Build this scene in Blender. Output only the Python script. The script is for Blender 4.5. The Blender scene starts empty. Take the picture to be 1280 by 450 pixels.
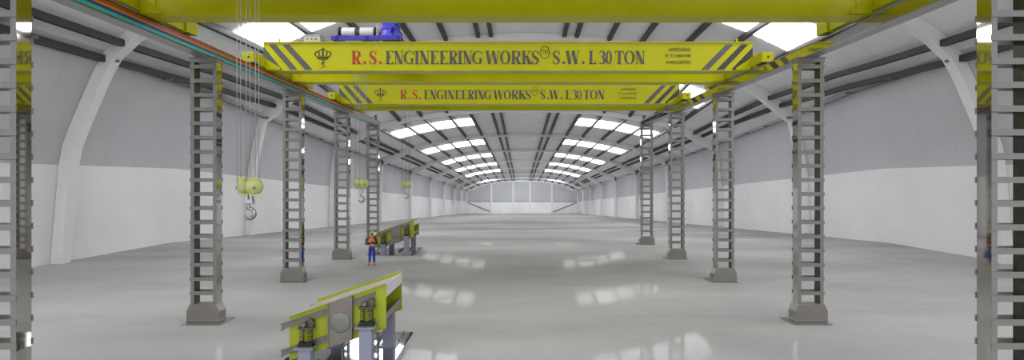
import bpy, bmesh, math, random
from math import sin, cos, pi, radians as R
from mathutils import Vector, Matrix
random.seed(7)
sc = bpy.context.scene
col = sc.collection

# ------------------------------------------------------------------ materials
def new_mat(name):
    m = bpy.data.materials.new(name); m.use_nodes = True
    nt = m.node_tree
    b = nt.nodes.get('Principled BSDF')
    return m, nt, b

def simple(name, c, rough=.5, metal=0., var=0., scale=3., spec=.5, rvar=0., bump=0.):
    m, nt, b = new_mat(name)
    b.inputs['Base Color'].default_value = (*c, 1)
    b.inputs['Roughness'].default_value = rough
    b.inputs['Metallic'].default_value = metal
    b.inputs['Specular IOR Level'].default_value = spec
    if var or rvar or bump:
        tc = nt.nodes.new('ShaderNodeTexCoord')
        n = nt.nodes.new('ShaderNodeTexNoise'); n.inputs['Scale'].default_value = scale
        n.inputs['Detail'].default_value = 5
        nt.links.new(tc.outputs['Object'], n.inputs['Vector'])
    if var:
        mr = nt.nodes.new('ShaderNodeMapRange')
        mr.inputs[1].default_value = .3; mr.inputs[2].default_value = .7
        mr.inputs[3].default_value = 1 - var; mr.inputs[4].default_value = 1 + var
        nt.links.new(n.outputs['Fac'], mr.inputs[0])
        mx = nt.nodes.new('ShaderNodeVectorMath'); mx.operation = 'SCALE'
        mx.inputs[0].default_value = c
        nt.links.new(mr.outputs[0], mx.inputs['Scale'])
        nt.links.new(mx.outputs[0], b.inputs['Base Color'])
    if rvar:
        mr = nt.nodes.new('ShaderNodeMapRange')
        mr.inputs[1].default_value = .3; mr.inputs[2].default_value = .7
        mr.inputs[3].default_value = max(0, rough - rvar); mr.inputs[4].default_value = rough + rvar
        nt.links.new(n.outputs['Fac'], mr.inputs[0])
        nt.links.new(mr.outputs[0], b.inputs['Roughness'])
    if bump:
        bp = nt.nodes.new('ShaderNodeBump'); bp.inputs['Strength'].default_value = bump
        nt.links.new(n.outputs['Fac'], bp.inputs['Height'])
        nt.links.new(bp.outputs[0], b.inputs['Normal'])
    return m

M = {}
M['yellow'] = simple('crane_yellow', (.51, .50, .006), .35, var=.05, scale=.8, spec=.18)
M['feeder_yellow'] = simple('feeder_yellow', (.32, .36, .02), .28, var=.06, scale=1.5)
M['grey_paint'] = simple('letter_grey', (.09, .08, .075), .5)
M['red_paint'] = simple('letter_red', (.42, .025, .015), .45)
M['dark_paint'] = simple('emblem_dark', (.035, .02, .008), .5)
M['stripe'] = simple('hazard_stripe', (.075, .075, .078), .35)
M['stripe_black'] = simple('hazard_stripe_black', (.018, .018, .02), .35)
M['steel'] = simple('polished_steel', (.56, .545, .52), .035, 1.0, var=.03, scale=1.2)
M['steel_front'] = simple('brushed_steel', (.20, .193, .183), .35, 0.0, var=.05, scale=1.5)  # flat grey stands in for the dull reflection on the column fronts
M['mirror_plate'] = simple('dark_polished_plate', (.5, .51, .515), .03, 1.0)
M['base_steel'] = simple('base_steel', (.23, .215, .20), .3, .3, var=.06, scale=2)
M['beam_grey'] = simple('beam_grey', (.28, .275, .27), .3, .4)
M['bracket_steel'] = simple('bracket_steel', (.10, .09, .075), .45, .3)
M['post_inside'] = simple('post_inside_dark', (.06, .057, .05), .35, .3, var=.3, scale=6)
M['black'] = simple('black_rubber', (.012, .012, .012), .5)
M['dark_steel'] = simple('dark_steel', (.08, .075, .07), .4, .6)
M['brown_steel'] = simple('brown_steel', (.21, .19, .165), .4, .3, var=.1, scale=6)
M['cover_steel'] = simple('cover_steel', (.19, .195, .18), .45, .2)
M['leg_paint'] = simple('blue_grey_paint', (.25, .26, .34), .4)
M['white_liner'] = simple('white_liner', (.62, .62, .66), .4)
M['deck'] = simple('deck_plate', (.42, .38, .36), .45)
M['hook_paint'] = simple('hook_block_paint', (.45, .48, .17), .35, var=.12, scale=9)
M['hook_steel'] = simple('hook_steel', (.33, .33, .33), .3, .8)
M['rope'] = simple('wire_rope', (.38, .38, .4), .4, .3)
M['blue'] = simple('blue_paint', (.012, .012, .42), .35)
M['gear_blue'] = simple('gearbox_blue', (.05, .05, .55), .3)
M['light_blue'] = simple('light_blue_paint', (.13, .13, .85), .35)
M['drum'] = simple('drum_white', (.62, .62, .65), .4)
M['box_grey'] = simple('panel_box_grey', (.45, .47, .47), .4)
M['green'] = simple('green_plastic', (.02, .3, .18), .4)
M['pink'] = simple('coupling_pink', (.55, .33, .25), .5)
M['bus_black'] = simple('bus_black', (.01, .006, .006), .4)
M['bus_red'] = simple('bus_red', (.42, .06, .015), .3)
M['bus_orange'] = simple('bus_orange', (.55, .27, .02), .3)
M['bus_blue'] = simple('bus_blue', (.03, .035, .38), .3)
M['bus_teal'] = simple('bus_teal', (.06, .42, .34), .3)
M['frame'] = simple('portal_frame_paint', (.78, .78, .78), .5, var=.03, scale=.5)
M['purlin'] = simple('purlin_dark', (.03, .028, .032), .55)
M['pipe'] = simple('pipe_grey', (.16, .16, .17), .5)
M['skin'] = simple('skin', (.5, .3, .2), .5)
M['hair'] = simple('hair', (.04, .025, .015), .7)
M['helmet'] = simple('helmet_yellow', (.62, .55, .02), .35)
M['shirt'] = simple('dark_shirt', (.02, .022, .022), .8)
M['vest'] = simple('orange_vest', (.75, .24, .03), .7)
M['vest_band'] = simple('reflective_band', (.6, .6, .55), .4)
M['trousers'] = simple('blue_trousers', (.02, .04, .38), .8)
M['shoe'] = simple('orange_shoe', (.65, .16, .03), .6)

def emis(name, c, s):
    m, nt, b = new_mat(name)
    b.inputs['Base Color'].default_value = (.8, .8, .8, 1)
    b.inputs['Emission Color'].default_value = (*c, 1)
    b.inputs['Emission Strength'].default_value = s
    return m
SKY = 8.
M['skylight'] = emis('rooflight_daylight', (1, 1, 1), SKY)

# corrugated cladding: faint seams along the hall plus soft noise
def cladding(name, c, seam=.035, step=1.0, axis='Y'):
    m, nt, b = new_mat(name)
    g = nt.nodes.new('ShaderNodeNewGeometry')
    sp = nt.nodes.new('ShaderNodeSeparateXYZ'); nt.links.new(g.outputs['Position'], sp.inputs[0])
    w = nt.nodes.new('ShaderNodeMath'); w.operation = 'PINGPONG'; w.inputs[1].default_value = step
    nt.links.new(sp.outputs[axis], w.inputs[0])
    mr = nt.nodes.new('ShaderNodeMapRange'); mr.inputs[1].default_value = 0; mr.inputs[2].default_value = step * .12
    mr.inputs[3].default_value = 1 - seam; mr.inputs[4].default_value = 1
    nt.links.new(w.outputs[0], mr.inputs[0])
    n = nt.nodes.new('ShaderNodeTexNoise'); n.inputs['Scale'].default_value = .18; n.inputs['Detail'].default_value = 4
    nt.links.new(g.outputs['Position'], n.inputs['Vector'])
    mr2 = nt.nodes.new('ShaderNodeMapRange'); mr2.inputs[1].default_value = .3; mr2.inputs[2].default_value = .7
    mr2.inputs[3].default_value = .94; mr2.inputs[4].default_value = 1.06
    nt.links.new(n.outputs['Fac'], mr2.inputs[0])
    mu = nt.nodes.new('ShaderNodeMath'); mu.operation = 'MULTIPLY'
    nt.links.new(mr.outputs[0], mu.inputs[0]); nt.links.new(mr2.outputs[0], mu.inputs[1])
    mx = nt.nodes.new('ShaderNodeVectorMath'); mx.operation = 'SCALE'; mx.inputs[0].default_value = c
    nt.links.new(mu.outputs[0], mx.inputs['Scale']); nt.links.new(mx.outputs[0], b.inputs['Base Color'])
    b.inputs['Roughness'].default_value = .6
    return m
M['wall_low'] = cladding('wall_white_lining', (.82, .82, .83), .01, 3.)
M['wall_up'] = cladding('wall_grey_cladding', (.50, .515, .54), .05, 1.25)
M['roof'] = cladding('roof_cladding', (.80, .80, .82), .05, 2.5)

def floor_mat():
    m, nt, b = new_mat('polished_concrete')
    g = nt.nodes.new('ShaderNodeNewGeometry')
    mp = nt.nodes.new('ShaderNodeMapping'); mp.inputs['Scale'].default_value = (.06, .13, .1)
    nt.links.new(g.outputs['Position'], mp.inputs['Vector'])
    n = nt.nodes.new('ShaderNodeTexNoise'); n.inputs['Scale'].default_value = 1.; n.inputs['Detail'].default_value = 7
    n.inputs['Roughness'].default_value = .55
    nt.links.new(mp.outputs[0], n.inputs['Vector'])
    cr = nt.nodes.new('ShaderNodeMapRange'); cr.inputs[1].default_value = .32; cr.inputs[2].default_value = .68
    cr.inputs[3].default_value = .74; cr.inputs[4].default_value = 1.14
    nt.links.new(n.outputs['Fac'], cr.inputs[0])
    mx = nt.nodes.new('ShaderNodeVectorMath'); mx.operation = 'SCALE'; mx.inputs[0].default_value = (.40, .40, .40)
    nt.links.new(cr.outputs[0], mx.inputs['Scale']); nt.links.new(mx.outputs[0], b.inputs['Base Color'])
    n2 = nt.nodes.new('ShaderNodeTexNoise'); n2.inputs['Scale'].default_value = .7; n2.inputs['Detail'].default_value = 4
    nt.links.new(g.outputs['Position'], n2.inputs['Vector'])
    rr = nt.nodes.new('ShaderNodeMapRange'); rr.inputs[1].default_value = .3; rr.inputs[2].default_value = .7
    rr.inputs[3].default_value = .006; rr.inputs[4].default_value = .036
    nt.links.new(n2.outputs['Fac'], rr.inputs[0])
    # matt concrete with a thin uneven polish on top
    b.inputs['Specular IOR Level'].default_value = 0; b.inputs['Roughness'].default_value = .8
    gl = nt.nodes.new('ShaderNodeBsdfGlossy'); gl.inputs['Color'].default_value = (1, 1, 1, 1); gl.inputs['Roughness'].default_value = .05
    ms = nt.nodes.new('ShaderNodeMixShader'); nt.links.new(rr.outputs[0], ms.inputs[0])
    nt.links.new(b.outputs[0], ms.inputs[1]); nt.links.new(gl.outputs[0], ms.inputs[2])
    nt.links.new(ms.outputs[0], nt.nodes['Material Output'].inputs['Surface'])
    return m
M['floor'] = floor_mat()

# ------------------------------------------------------------------ mesh helpers
class MB:
    def __init__(s): s.v = []; s.f = []; s.mi = []; s.smooth = []
    def add(s, vs, fs, mi=0, sm=False):
        b = len(s.v); s.v += [tuple(v) for v in vs]
        for f in fs: s.f.append(tuple(b + i for i in f)); s.mi.append(mi); s.smooth.append(sm)
        return s
    def box(s, x0, x1, y0, y1, z0, z1, mi=0, T=None):
        vs = [Vector((x, y, z)) for x in (x0, x1) for y in (y0, y1) for z in (z0, z1)]
        if T: vs = [T @ v for v in vs]
        return s.add(vs, [(0, 1, 3, 2), (4, 6, 7, 5), (0, 4, 5, 1), (2, 3, 7, 6), (0, 2, 6, 4), (1, 5, 7, 3)], mi)
    def prism(s, poly, a, b, axis='y', mi=0, T=None):
        # poly in the plane across axis, extruded from a to b
        def P(p, t):
            if axis == 'y': return Vector((p[0], t, p[1]))
            if axis == 'x': return Vector((t, p[0], p[1]))
            return Vector((p[0], p[1], t))
        n = len(poly)
        vs = [P(p, a) for p in poly] + [P(p, b) for p in poly]
        if T: vs = [T @ v for v in vs]
        fs = [tuple(range(n)), tuple(range(2 * n - 1, n - 1, -1))]
        fs += [(i, i + n, (i + 1) % n + n, (i + 1) % n) for i in range(n)]
        return s.add(vs, fs, mi)
    def tube(s, pts, r, n=8, mi=0, cap=True):
        pts = [Vector(p) for p in pts]
        rs = r if isinstance(r, (list, tuple)) else [r] * len(pts)
        vs = []; up = None
        for i, p in enumerate(pts):
            d = (pts[min(i + 1, len(pts) - 1)] - pts[max(i - 1, 0)]).normalized()
            if up is None:
                up = Vector((0, 0, 1)) if abs(d.z) < .9 else Vector((1, 0, 0))
            a = d.cross(up).normalized(); up = a.cross(d).normalized()
            for k in range(n):
                t = 2 * pi * k / n
                vs.append(p + a * cos(t) * rs[i] + up * sin(t) * rs[i])
        fs = []
        for i in range(len(pts) - 1):
            for k in range(n):
                fs.append((i * n + k, i * n + (k + 1) % n, (i + 1) * n + (k + 1) % n, (i + 1) * n + k))
        s.add(vs, fs, mi, True)
        if cap:
            s.add(vs[:n], [tuple(range(n))], mi); s.add(vs[-n:], [tuple(range(n - 1, -1, -1))], mi)
        return s
    def lathe(s, prof, c=(0, 0, 0), axis='z', n=20, mi=0, T=None):
        # prof: list of (radius, along)
        vs = []
        for (r, h) in prof:
            for k in range(n):
                t = 2 * pi * k / n; a, b = r * cos(t), r * sin(t)
                v = {'z': (a, b, h), 'y': (a, h, b), 'x': (h, a, b)}[axis]
                v = Vector(v)
                if T: v = T @ v
                vs.append(v + Vector(c))
        fs = []
        for i in range(len(prof) - 1):
            for k in range(n):
                fs.append((i * n + k, i * n + (k + 1) % n, (i + 1) * n + (k + 1) % n, (i + 1) * n + k))
        s.add(vs, fs, mi, True)
        s.add(vs[:n], [tuple(range(n))], mi); s.add(vs[-n:], [tuple(range(n))], mi)
        return s
    def mesh(s, name, mats):
        me = bpy.data.meshes.new(name)
        me.from_pydata([tuple(v) for v in s.v], [], s.f)
        mats = mats if isinstance(mats, (list, tuple)) else [mats]
        for m in mats: me.materials.append(m)
        for p, mi, sm in zip(me.polygons, s.mi, s.smooth):
            p.material_index = mi; p.use_smooth = sm
        bm = bmesh.new(); bm.from_mesh(me)
        bmesh.ops.remove_doubles(bm, verts=bm.verts, dist=1e-5)
        bmesh.ops.recalc_face_normals(bm, faces=bm.faces); bm.to_mesh(me); bm.free()
        me.update()
        return me
    def build(s, name, mats, parent=None, loc=None, bevel=0.):
        o = bpy.data.objects.new(name, s.mesh(name, mats)); col.objects.link(o)
        if parent is not None: o.parent = parent
        if loc: o.location = loc
        if bevel:
            md = o.modifiers.new('Bevel', 'BEVEL'); md.width = bevel; md.segments = 2; md.limit_method = 'ANGLE'
        return o

def tag(o, label=None, cat=None, group=None, kind=None):
    if label: o['label'] = label
    if cat: o['category'] = cat
    if group: o['group'] = group
    if kind: o['kind'] = kind
    return o
def empty(name, loc, rz=0):
    o = bpy.data.objects.new(name, None); col.objects.link(o)
    o.location = loc; o.rotation_euler = (0, 0, rz); o.empty_display_size = .3
    return o
KIDS = {}
def kids(o): return [c for c in bpy.data.objects if c.parent == o]
def copy_tree(o, parent=None):
    c = o.copy(); col.objects.link(c); c.parent = parent
    for ch in kids(o): copy_tree(ch, c)
    return c

# ------------------------------------------------------------------ the hall
WH = 25.0
CAMZ = 4.4
RIBS = [-10.4, 9.6, 29.6, 50.0, 71.5, 96.0, 122.0, 149.0, 176.0, 204.0, 228.0, 249.6]
D0, D1 = -12.0, 249.6
def lerp(a, b, t): return a + (b - a) * t
def table(D, xs, ys):
    if D <= xs[0]: return ys[0]
    for i in range(len(xs) - 1):
        if D <= xs[i + 1]: return lerp(ys[i], ys[i + 1], (D - xs[i]) / (xs[i + 1] - xs[i]))
    return ys[-1]
def fz(D): return 0. if D < 39.3 else -.0497 * (D - 39.3)
def xc(D): return .6 + .0157 * max(D, 0)
def ridge(D): return table(D, [29.6, 50, 71.5, 180, 249.6], [18.2, 18.0, 15.3, 15.4, 14.8])
def coef(D): return table(D, [29.6, 50, 71.5], [8.8, 7.6, 4.5])
def curl(D): return table(D, [29.6, 50, 71.5, 96, 122], [1, .5, .25, .1, 0])
def roof_h(D, u): return ridge(D) - coef(D) * abs(u) ** 2.42
UA = [1.01, .992, .976, .946, .918]; HA = [0, 5.2, 6.8, 8.6, 10.2]
RU = [.85, .80, .76, .70, .64, .53, .40, .29, .17, .08, 0]
def prof(D):
    c = curl(D); p = [(lerp(1, a, c), h) for a, h in zip(UA, HA)]
    p.append((lerp(1, .895, c), lerp(10.6, 11.2, c)))
    q = []
    for i in range(5):                                  # a midpoint between each pair keeps the curve smooth
        p0, p1, p2, p3 = p[max(i - 1, 0)], p[i], p[i + 1], p[min(i + 2, 5)]
        q += [p1, tuple((9 * (p1[j] + p2[j]) - p0[j] - p3[j]) / 16 if i else (p1[j] + p2[j]) / 2 for j in (0, 1))]
    p = q + [p[5]]
    p += [(u, roof_h(D, u)) for u in RU]
    return p
def HP(D, u, h, side): return Vector((xc(D) + side * u * WH, D, fz(D) + h))

Ds = sorted(set([D0, 39.3, D1] + RIBS + [lerp(RIBS[i], RIBS[i + 1], q) for i in range(len(RIBS) - 1) for q in (.25, .5, .75)]))
for side, nm in ((-1, 'left'), (1, 'right')):
    b = MB()
    for i in range(len(Ds) - 1):
        P0, P1 = prof(Ds[i]), prof(Ds[i + 1])
        for k in range(10):
            q = [HP(Ds[i], *P0[k], side), HP(Ds[i + 1], *P1[k], side), HP(Ds[i + 1], *P1[k + 1], side), HP(Ds[i], *P0[k + 1], side)]
            b.add(q, [(0, 1, 2, 3)], 0 if k < 2 else 1, True)
    o = b.build('wall_' + nm, [M['wall_low'], M['wall_up']])
    tag(o, 'long %s hall wall, white lining below and grey cladding above' % nm, 'wall', kind='structure')
b = MB()
for side in (-1, 1):
    for i in range(len(Ds) - 1):
        P0, P1 = prof(Ds[i]), prof(Ds[i + 1])
        for k in range(10, len(P0) - 1):
            q = [HP(Ds[i], *P0[k], side), HP(Ds[i + 1], *P1[k], side), HP(Ds[i + 1], *P1[k + 1], side), HP(Ds[i], *P0[k + 1], side)]
            b.add(q, [(0, 1, 2, 3)], 0, True)
o = b.build('ceiling', M['roof']); tag(o, 'grey clad pitched hall roof with rows of rooflights', 'ceiling', kind='structure')
# floor
b = MB()
fd = [-45, 39.3, D1 + .5]
for i in range(2):
    a, c = fd[i], fd[i + 1]
    b.add([(-26 , a, fz(a)), (31, a, fz(a)), (31, c, fz(c)), (-26, c, fz(c))], [(0, 1, 2, 3)])
o = b.build('floor', M['floor']); tag(o, 'pale grey polished concrete floor of the hall', 'floor', kind='structure')
# end wall
E = D1 - .05; P = prof(D1)
b = MB()
low = [HP(E, 1, 0, -1), HP(E, 1, 0, 1), HP(E, 1, 5.2, 1), HP(E, 1, 5.2, -1)]
b.add(low, [(0, 1, 2, 3)], 0)
up = [HP(E, u, h, -1) for u, h in P[2:]] + [HP(E, u, h, 1) for u, h in reversed(P[2:-1])]
b.add(up, [tuple(range(len(up)))], 1)
o = b.build('wall_back', [M['wall_low'], M['wall_up']]); tag(o, 'distant gable end wall of the hall', 'wall', kind='structure')
n_trim = 0
def trim(b, mat, label, cat='frame', name=None, group=None):
    global n_trim
    n_trim += 1
    o = b.build(name or 'trim_%d' % n_trim, mat)
    return tag(o, label, cat, kind='structure', group=group)
for x in (-.55, -.16, .14, .53):
    b = MB(); c = HP(E, x, 0, 1); h = roof_h(D1, abs(x))
    b.box(c.x - .35, c.x + .35, E - .5, E - .02, c.z, c.z + h)
    trim(b, M['frame'], 'white steel post on the distant gable end wall', 'post', group='gable end posts')
for s in (-1, 1):
    b = MB(); a = HP(E - .3, s * .55, .6, 1); c = HP(E - .3, s * .98, 4.9, 1)
    b.tube([a, c], .16, 6); trim(b, M['pipe'], 'thin diagonal brace on the %s of the distant gable wall' % ('left' if s < 0 else 'right'), 'brace')
    b = MB(); a = HP(E - .4, s * .985, 0, 1); b.box(a.x - .2, a.x + .2, a.y - .2, a.y + .2, a.z + 5, a.z + 10.6)
    trim(b, M['purlin'], 'dark downpipe high in the far %s corner' % ('left' if s < 0 else 'right'), 'pipe')
# gable rail
b = MB(); a = HP(E - .1, 1, 5.2, -1); c = HP(E - .1, 1, 5.2, 1); b.box(a.x, c.x, E - .12, E - .01, a.z - .12, a.z + .12)
trim(b, M['pipe'], 'thin rail across the distant gable wall above its white lining', 'rail')

# portal frames
ORD = ['behind the camera', 'nearest the camera', 'first beyond the near crane', 'second', 'third', 'fourth', 'fifth', 'sixth', 'seventh', 'eighth', 'ninth', 'last, against the gable wall']
for ri, D in enumerate(RIBS):
    Dr = D if ri < len(RIBS) - 1 else D - .4
    b = MB(); hw = .32
    for side in (-1, 1):
        P = [Vector((u * WH, h)) for u, h in prof(D)]
        inn = []
        for i, p in enumerate(P):
            a = P[max(i - 1, 0)]; c = P[min(i + 1, len(P) - 1)]
            d = (c - a).normalized(); nrm = Vector((-d.y, d.x))       # pointing inward (down/left)
            depth = .62 + (.55 if i in (10, 11) else (.2 if i in (9, 12) else 0)) * (1.0 - curl(D))
            if i == len(P) - 1: nrm = Vector((0, -1)); depth = .75
            if i == 0: nrm = Vector((-1, 0))
            q = p + nrm * depth
            if i == len(P) - 1: q.x = 0
            inn.append(q)
        n = len(P); vs = []
        for y in (-hw, hw):
            for p in P: vs.append(HP(Dr, p.x / WH * .999, p.y, side) + Vector((0, y, 0)))
            for q in inn: vs.append(HP(Dr, q.x / WH, q.y, side) + Vector((0, y, 0)))
        # outer row a: 0..n-1, inner n..2n-1 ; second layer +2n
        fs = []
        for i in range(n - 1):
            fs += [(i, i + 1, n + i + 1, n + i), (2 * n + i, 3 * n + i, 3 * n + i + 1, 2 * n + i + 1),
                   (n + i, n + i + 1, 3 * n + i + 1, 3 * n + i), (i, 2 * n + i, 2 * n + i + 1, i + 1)]
        b.add(vs, fs)
    o = b.build('portal_frame', M['frame'])
    tag(o, 'white steel portal frame arching across the hall, %s' % (ORD[ri] + (' frame counted into the hall' if 2 < ri < 11 else '')), 'portal frame', 'portal frames of the hall', 'structure')

# purlins, one continuous member each
PUR = [.13, .175, .29, .40, .53, .64, .76, .865, .905]
for side in (-1, 1):
    for u in PUR:
        b = MB(); w = .17; sec = []
        dd = [d for d in Ds if d <= D1]
        for d in dd:
            h = roof_h(d, u) if u < .86 else lerp(roof_h(d, u), lerp(10.6, 11.2, curl(d)), .0) 
            if u > .86 and curl(d) > .3:
                h = lerp(roof_h(d, u), 11.75 if u < .88 else 10.95, (curl(d) - .3) / .7)
            c = HP(d, u - (.0 if u < .86 else .006), h - .20, side)
            sec.append([c + Vector((-w, 0, -w)), c + Vector((w, 0, -w)), c + Vector((w, 0, w)), c + Vector((-w, 0, w))])
        for i in range(len(sec) - 1):
            b.add(sec[i] + sec[i + 1], [(0, 1, 5, 4), (1, 2, 6, 5), (2, 3, 7, 6), (3, 0, 4, 7)])
        o = b.build('purlin', M['purlin'])
        pos = 'beside the ridge' if u < .2 else ('low over the wall' if u > .86 else 'between the rooflights')
        tag(o, 'dark roof purlin running the length of the %s roof slope, %s' % ('left' if side < 0 else 'right', pos), 'purlin', 'dark purlins under the %s roof slope' % ('left' if side < 0 else 'right'), 'structure')

# rooflights
nw = 0
SEG = [.295, .395, .405, .525, .535, .635, .645, .755]
for k in range(0, 9):
    base, bay = RIBS[k], RIBS[k + 1] - RIBS[k]
    f0, f1 = (.30, .55) if k <= 3 else (.30, .53)
    da, db = base + bay * f0, base + bay * f1
    for side in (-1, 1):
        for j in range(4):
            ua, ub = SEG[2 * j], SEG[2 * j + 1]
            us = [lerp(ua, ub, t / 3) for t in range(4)]
            b = MB(); vs = []
            for d in (da, (da + db) / 2, db):
                for u in us: vs.append(HP(d, u, roof_h(d, u) - .12, side))
            fs = [(r * 4 + i, r * 4 + i + 1, (r + 1) * 4 + i + 1, (r + 1) * 4 + i) for r in range(2) for i in range(3)]
            b.add(vs, fs)
            vs2 = [v + Vector((0, 0, .06)) for v in vs]
            b.add(vs2, fs)
            nw += 1
            o = b.build('window_%d' % nw, M['skylight'])
            tag(o, 'bright white rooflight panel, %s of four from the ridge, %s slope, row %s into the hall' % (
                ['first', 'second', 'third', 'fourth'][j], 'left' if side < 0 else 'right',
                ['one', 'two', 'three', 'four', 'five', 'six', 'seven', 'eight', 'nine'][k]), 'rooflight', 'rooflights in the hall roof', 'structure')

# thin service pipes high on each wall with hangers
for side in (-1, 1):
    b = MB(); pts = []
    for d in Ds:
        if d > 140: break
        c = curl(d); u = lerp(.985, .895, c)
        pts.append(HP(d, u, lerp(10.2, 10.7, c), side))
    b.tube(pts, .07, 6)
    for d in [14.6 + 5 * i for i in range(24)]:
        c = curl(d); u = lerp(.985, .895, c); p = HP(d, u, lerp(10.2, 10.7, c), side)
        b.box(p.x - .04 - side * .5, p.x + .04, p.y - .06, p.y + .06, p.z - .08, p.z + .05) if side > 0 else b.box(p.x - .04, p.x + .54, p.y - .06, p.y + .06, p.z - .08, p.z + .05)
    o = b.build('trim_pipe', M['pipe']); n_trim += 1; o.name = 'trim_%d' % n_trim
    tag(o, 'thin grey service pipe along the upper %s wall' % ('left' if side < 0 else 'right'), 'pipe', kind='structure')

# ------------------------------------------------------------------ columns and runway
CX = -.15; W = 9.4; COLH = 8.2
COLY = [10.5, 17.5, 24.5, 31.5, 38.5]
def make_column():
    t = empty('lattice_column', (0, 0, 0))
    for s in (-1, 1):
        b = MB(); x0, x1 = (.29, .40) if s > 0 else (-.40, -.29)
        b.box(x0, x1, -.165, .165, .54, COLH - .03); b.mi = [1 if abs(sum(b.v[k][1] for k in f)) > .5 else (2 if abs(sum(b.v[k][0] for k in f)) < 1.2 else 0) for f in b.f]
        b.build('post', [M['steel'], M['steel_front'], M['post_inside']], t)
    rm = MB().box(-.415, .415, -.012, .012, 0, .115)
    me = rm.mesh('rung', M['steel_front'])
    z = .54 + .30; n = 0
    while z < COLH - .2:
        for y in (-.178, .178):
            o = bpy.data.objects.new('rung', me); col.objects.link(o); o.parent = t; o.location = (0, y, z)
        z += .438
    b = MB(); b.prism([(-.51, .015), (.51, .015), (.51, .34), (.41, .56), (-.41, .56), (-.51, .34)], -.21, .21)
    b.build('base_block', M['base_steel'], t, bevel=.012)
    b = MB(); b.box(-.44, .44, -.24, .24, COLH - .03, COLH); b.box(-.42, .42, -.19, .19, COLH - .15, COLH - .03)
    b.build('cap_plate', M['steel_front'], t)
    return t
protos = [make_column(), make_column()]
for o, m in zip(protos, (.12, -.12)):
    b = MB(); b.box(m - .60, m + .60, -.56, .40, 0, .015); b.build('base_plate', M['mirror_plate'], o)
used = set()
cl = {(-1, 0): 'nearest steel ladder column at the far left edge, cut by the frame',
      (1, 0): 'nearest steel ladder column at the far right edge, cut by the frame',
      (-1, 1): 'steel ladder column of the left row, nearest one shown down to its base block',
      (1, 1): 'steel ladder column of the right row, nearest one shown down to its base block',
      (-1, 2): 'left row steel ladder column right of the largest hanging hook',
      (1, 2): 'right row steel ladder column, third smallest, under the second crane stripes',
      (-1, 3): 'left row steel ladder column just left of the middle hanging hook',
      (1, 3): 'right row steel ladder column, second farthest',
      (-1, 4): 'farthest left row steel ladder column, behind the standing worker',
      (1, 4): 'farthest and smallest steel ladder column of the right row'}
for k, y in enumerate(COLY):
    for s in (-1, 1):
        pr = protos[0 if s < 0 else 1]
        o = pr if s not in used else copy_tree(pr); used.add(s)
        o.location = (CX + s * W, y, 0)
        tag(o, cl[(s, k)], 'column', 'ladder-like steel columns under the crane runways')
for s, nm in ((-1, 'left'), (1, 'right')):
    t = empty('runway_beam', (CX + s * (W + .0), 0, COLH))
    tag(t, 'long steel runway beam with crane rail on top of the %s column row' % nm, 'runway beam', 'crane runway beams')
    b = MB(); h = .35; fw = .2
    b.prism([(-fw, 0), (fw, 0), (fw, .03), (.02, .03), (.02, h - .03), (fw, h - .03), (fw, h), (-fw, h), (-fw, h - .03), (-.02, h - .03), (-.02, .03), (-fw, .03)], -2, 39.5)
    if s > 0:
        pass
    b.build('beam', M['beam_grey'], t)
    b = MB(); b.prism([(-.05, h), (.05, h), (.05, h + .015), (.02, h + .02), (.035, h + .05), (-.035, h + .05), (-.02, h + .02), (-.05, h + .015)], -2, 39.5)
    b.build('rail', M['dark_steel'], t)
    b = MB(); b.box(-.06, .06, 39.25, 39.4, h + .05, h + .42); b.box(-.1, .1, 39.1, 39.25, h + .22, h + .36)
    b.build('end_stop', M['dark_steel'], t)
    # web cover plates flush with the flange edge
    b = MB(); x = -s * (fw - .03)
    b.box(min(x, x - s * .01), max(x, x - s * .01), -2, 39.5, .03, h - .03)
    b.build('side_plate', M['steel'], t)
# conductor bars on the left beam
zt = COLH + .33
for nm, mt, z0, z1 in (('black', 'bus_black', .33, .347), ('red', 'bus_red', .245, .325), ('orange', 'bus_orange', .185, .24), ('blue', 'bus_blue', .12, .18), ('teal', 'bus_teal', .03, .115)):
    b = MB(); b.box(0, .045, -2, 39.5, z0, z1)
    x = CX - W + .2 + (.0 if nm != 'black' else .004)
    o = b.build('conductor_bar', M[mt], None, (x + .003, 0, COLH), bevel=.006)
    tag(o, '%s conductor bar running along the inner side of the left runway beam' % nm, 'conductor bar', 'coloured conductor bars on the left runway')

# ------------------------------------------------------------------ lettering
def stroke(pts, ws, n=5):
    # Catmull-Rom through pts with widths, returns quads
    out = []; m = len(pts); P = []
    for i in range(m - 1):
        p0, p1, p2, p3 = pts[max(i - 1, 0)], pts[i], pts[i + 1], pts[min(i + 2, m - 1)]
        for k in range(n):
            t = k / n
            f = lambda a, b, c, d: .5 * (2 * b + (c - a) * t + (2 * a - 5 * b + 4 * c - d) * t * t + (3 * b - a - 3 * c + d) * t ** 3)
            P.append((f(p0[0], p1[0], p2[0], p3[0]), f(p0[1], p1[1], p2[1], p3[1]), lerp(ws[i], ws[i + 1], t)))
    P.append((*pts[-1], ws[-1]))
    L, Rr = [], []
    for i, (x, y, w) in enumerate(P):
        a = P[max(i - 1, 0)]; c = P[min(i + 1, len(P) - 1)]
        dx, dy = c[0] - a[0], c[1] - a[1]; l = math.hypot(dx, dy) or 1
        nx, ny = -dy / l * w / 2, dx / l * w / 2
        L.append((x + nx, y + ny)); Rr.append((x - nx, y - ny))
    return [[L[i], L[i + 1], Rr[i + 1], Rr[i]] for i in range(len(P) - 1)]
def rc(x0, y0, x1, y1): return [(x0, y0), (x1, y0), (x1, y1), (x0, y1)]
def diag(xa, ya, xb, yb, w): return [(xa - w / 2, ya), (xa + w / 2, ya), (xb + w / 2, yb), (xb - w / 2, yb)]
TH, SF = .05, .045
def serif(x0, x1, y): return rc(x0, y, x1, y + SF)
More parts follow.
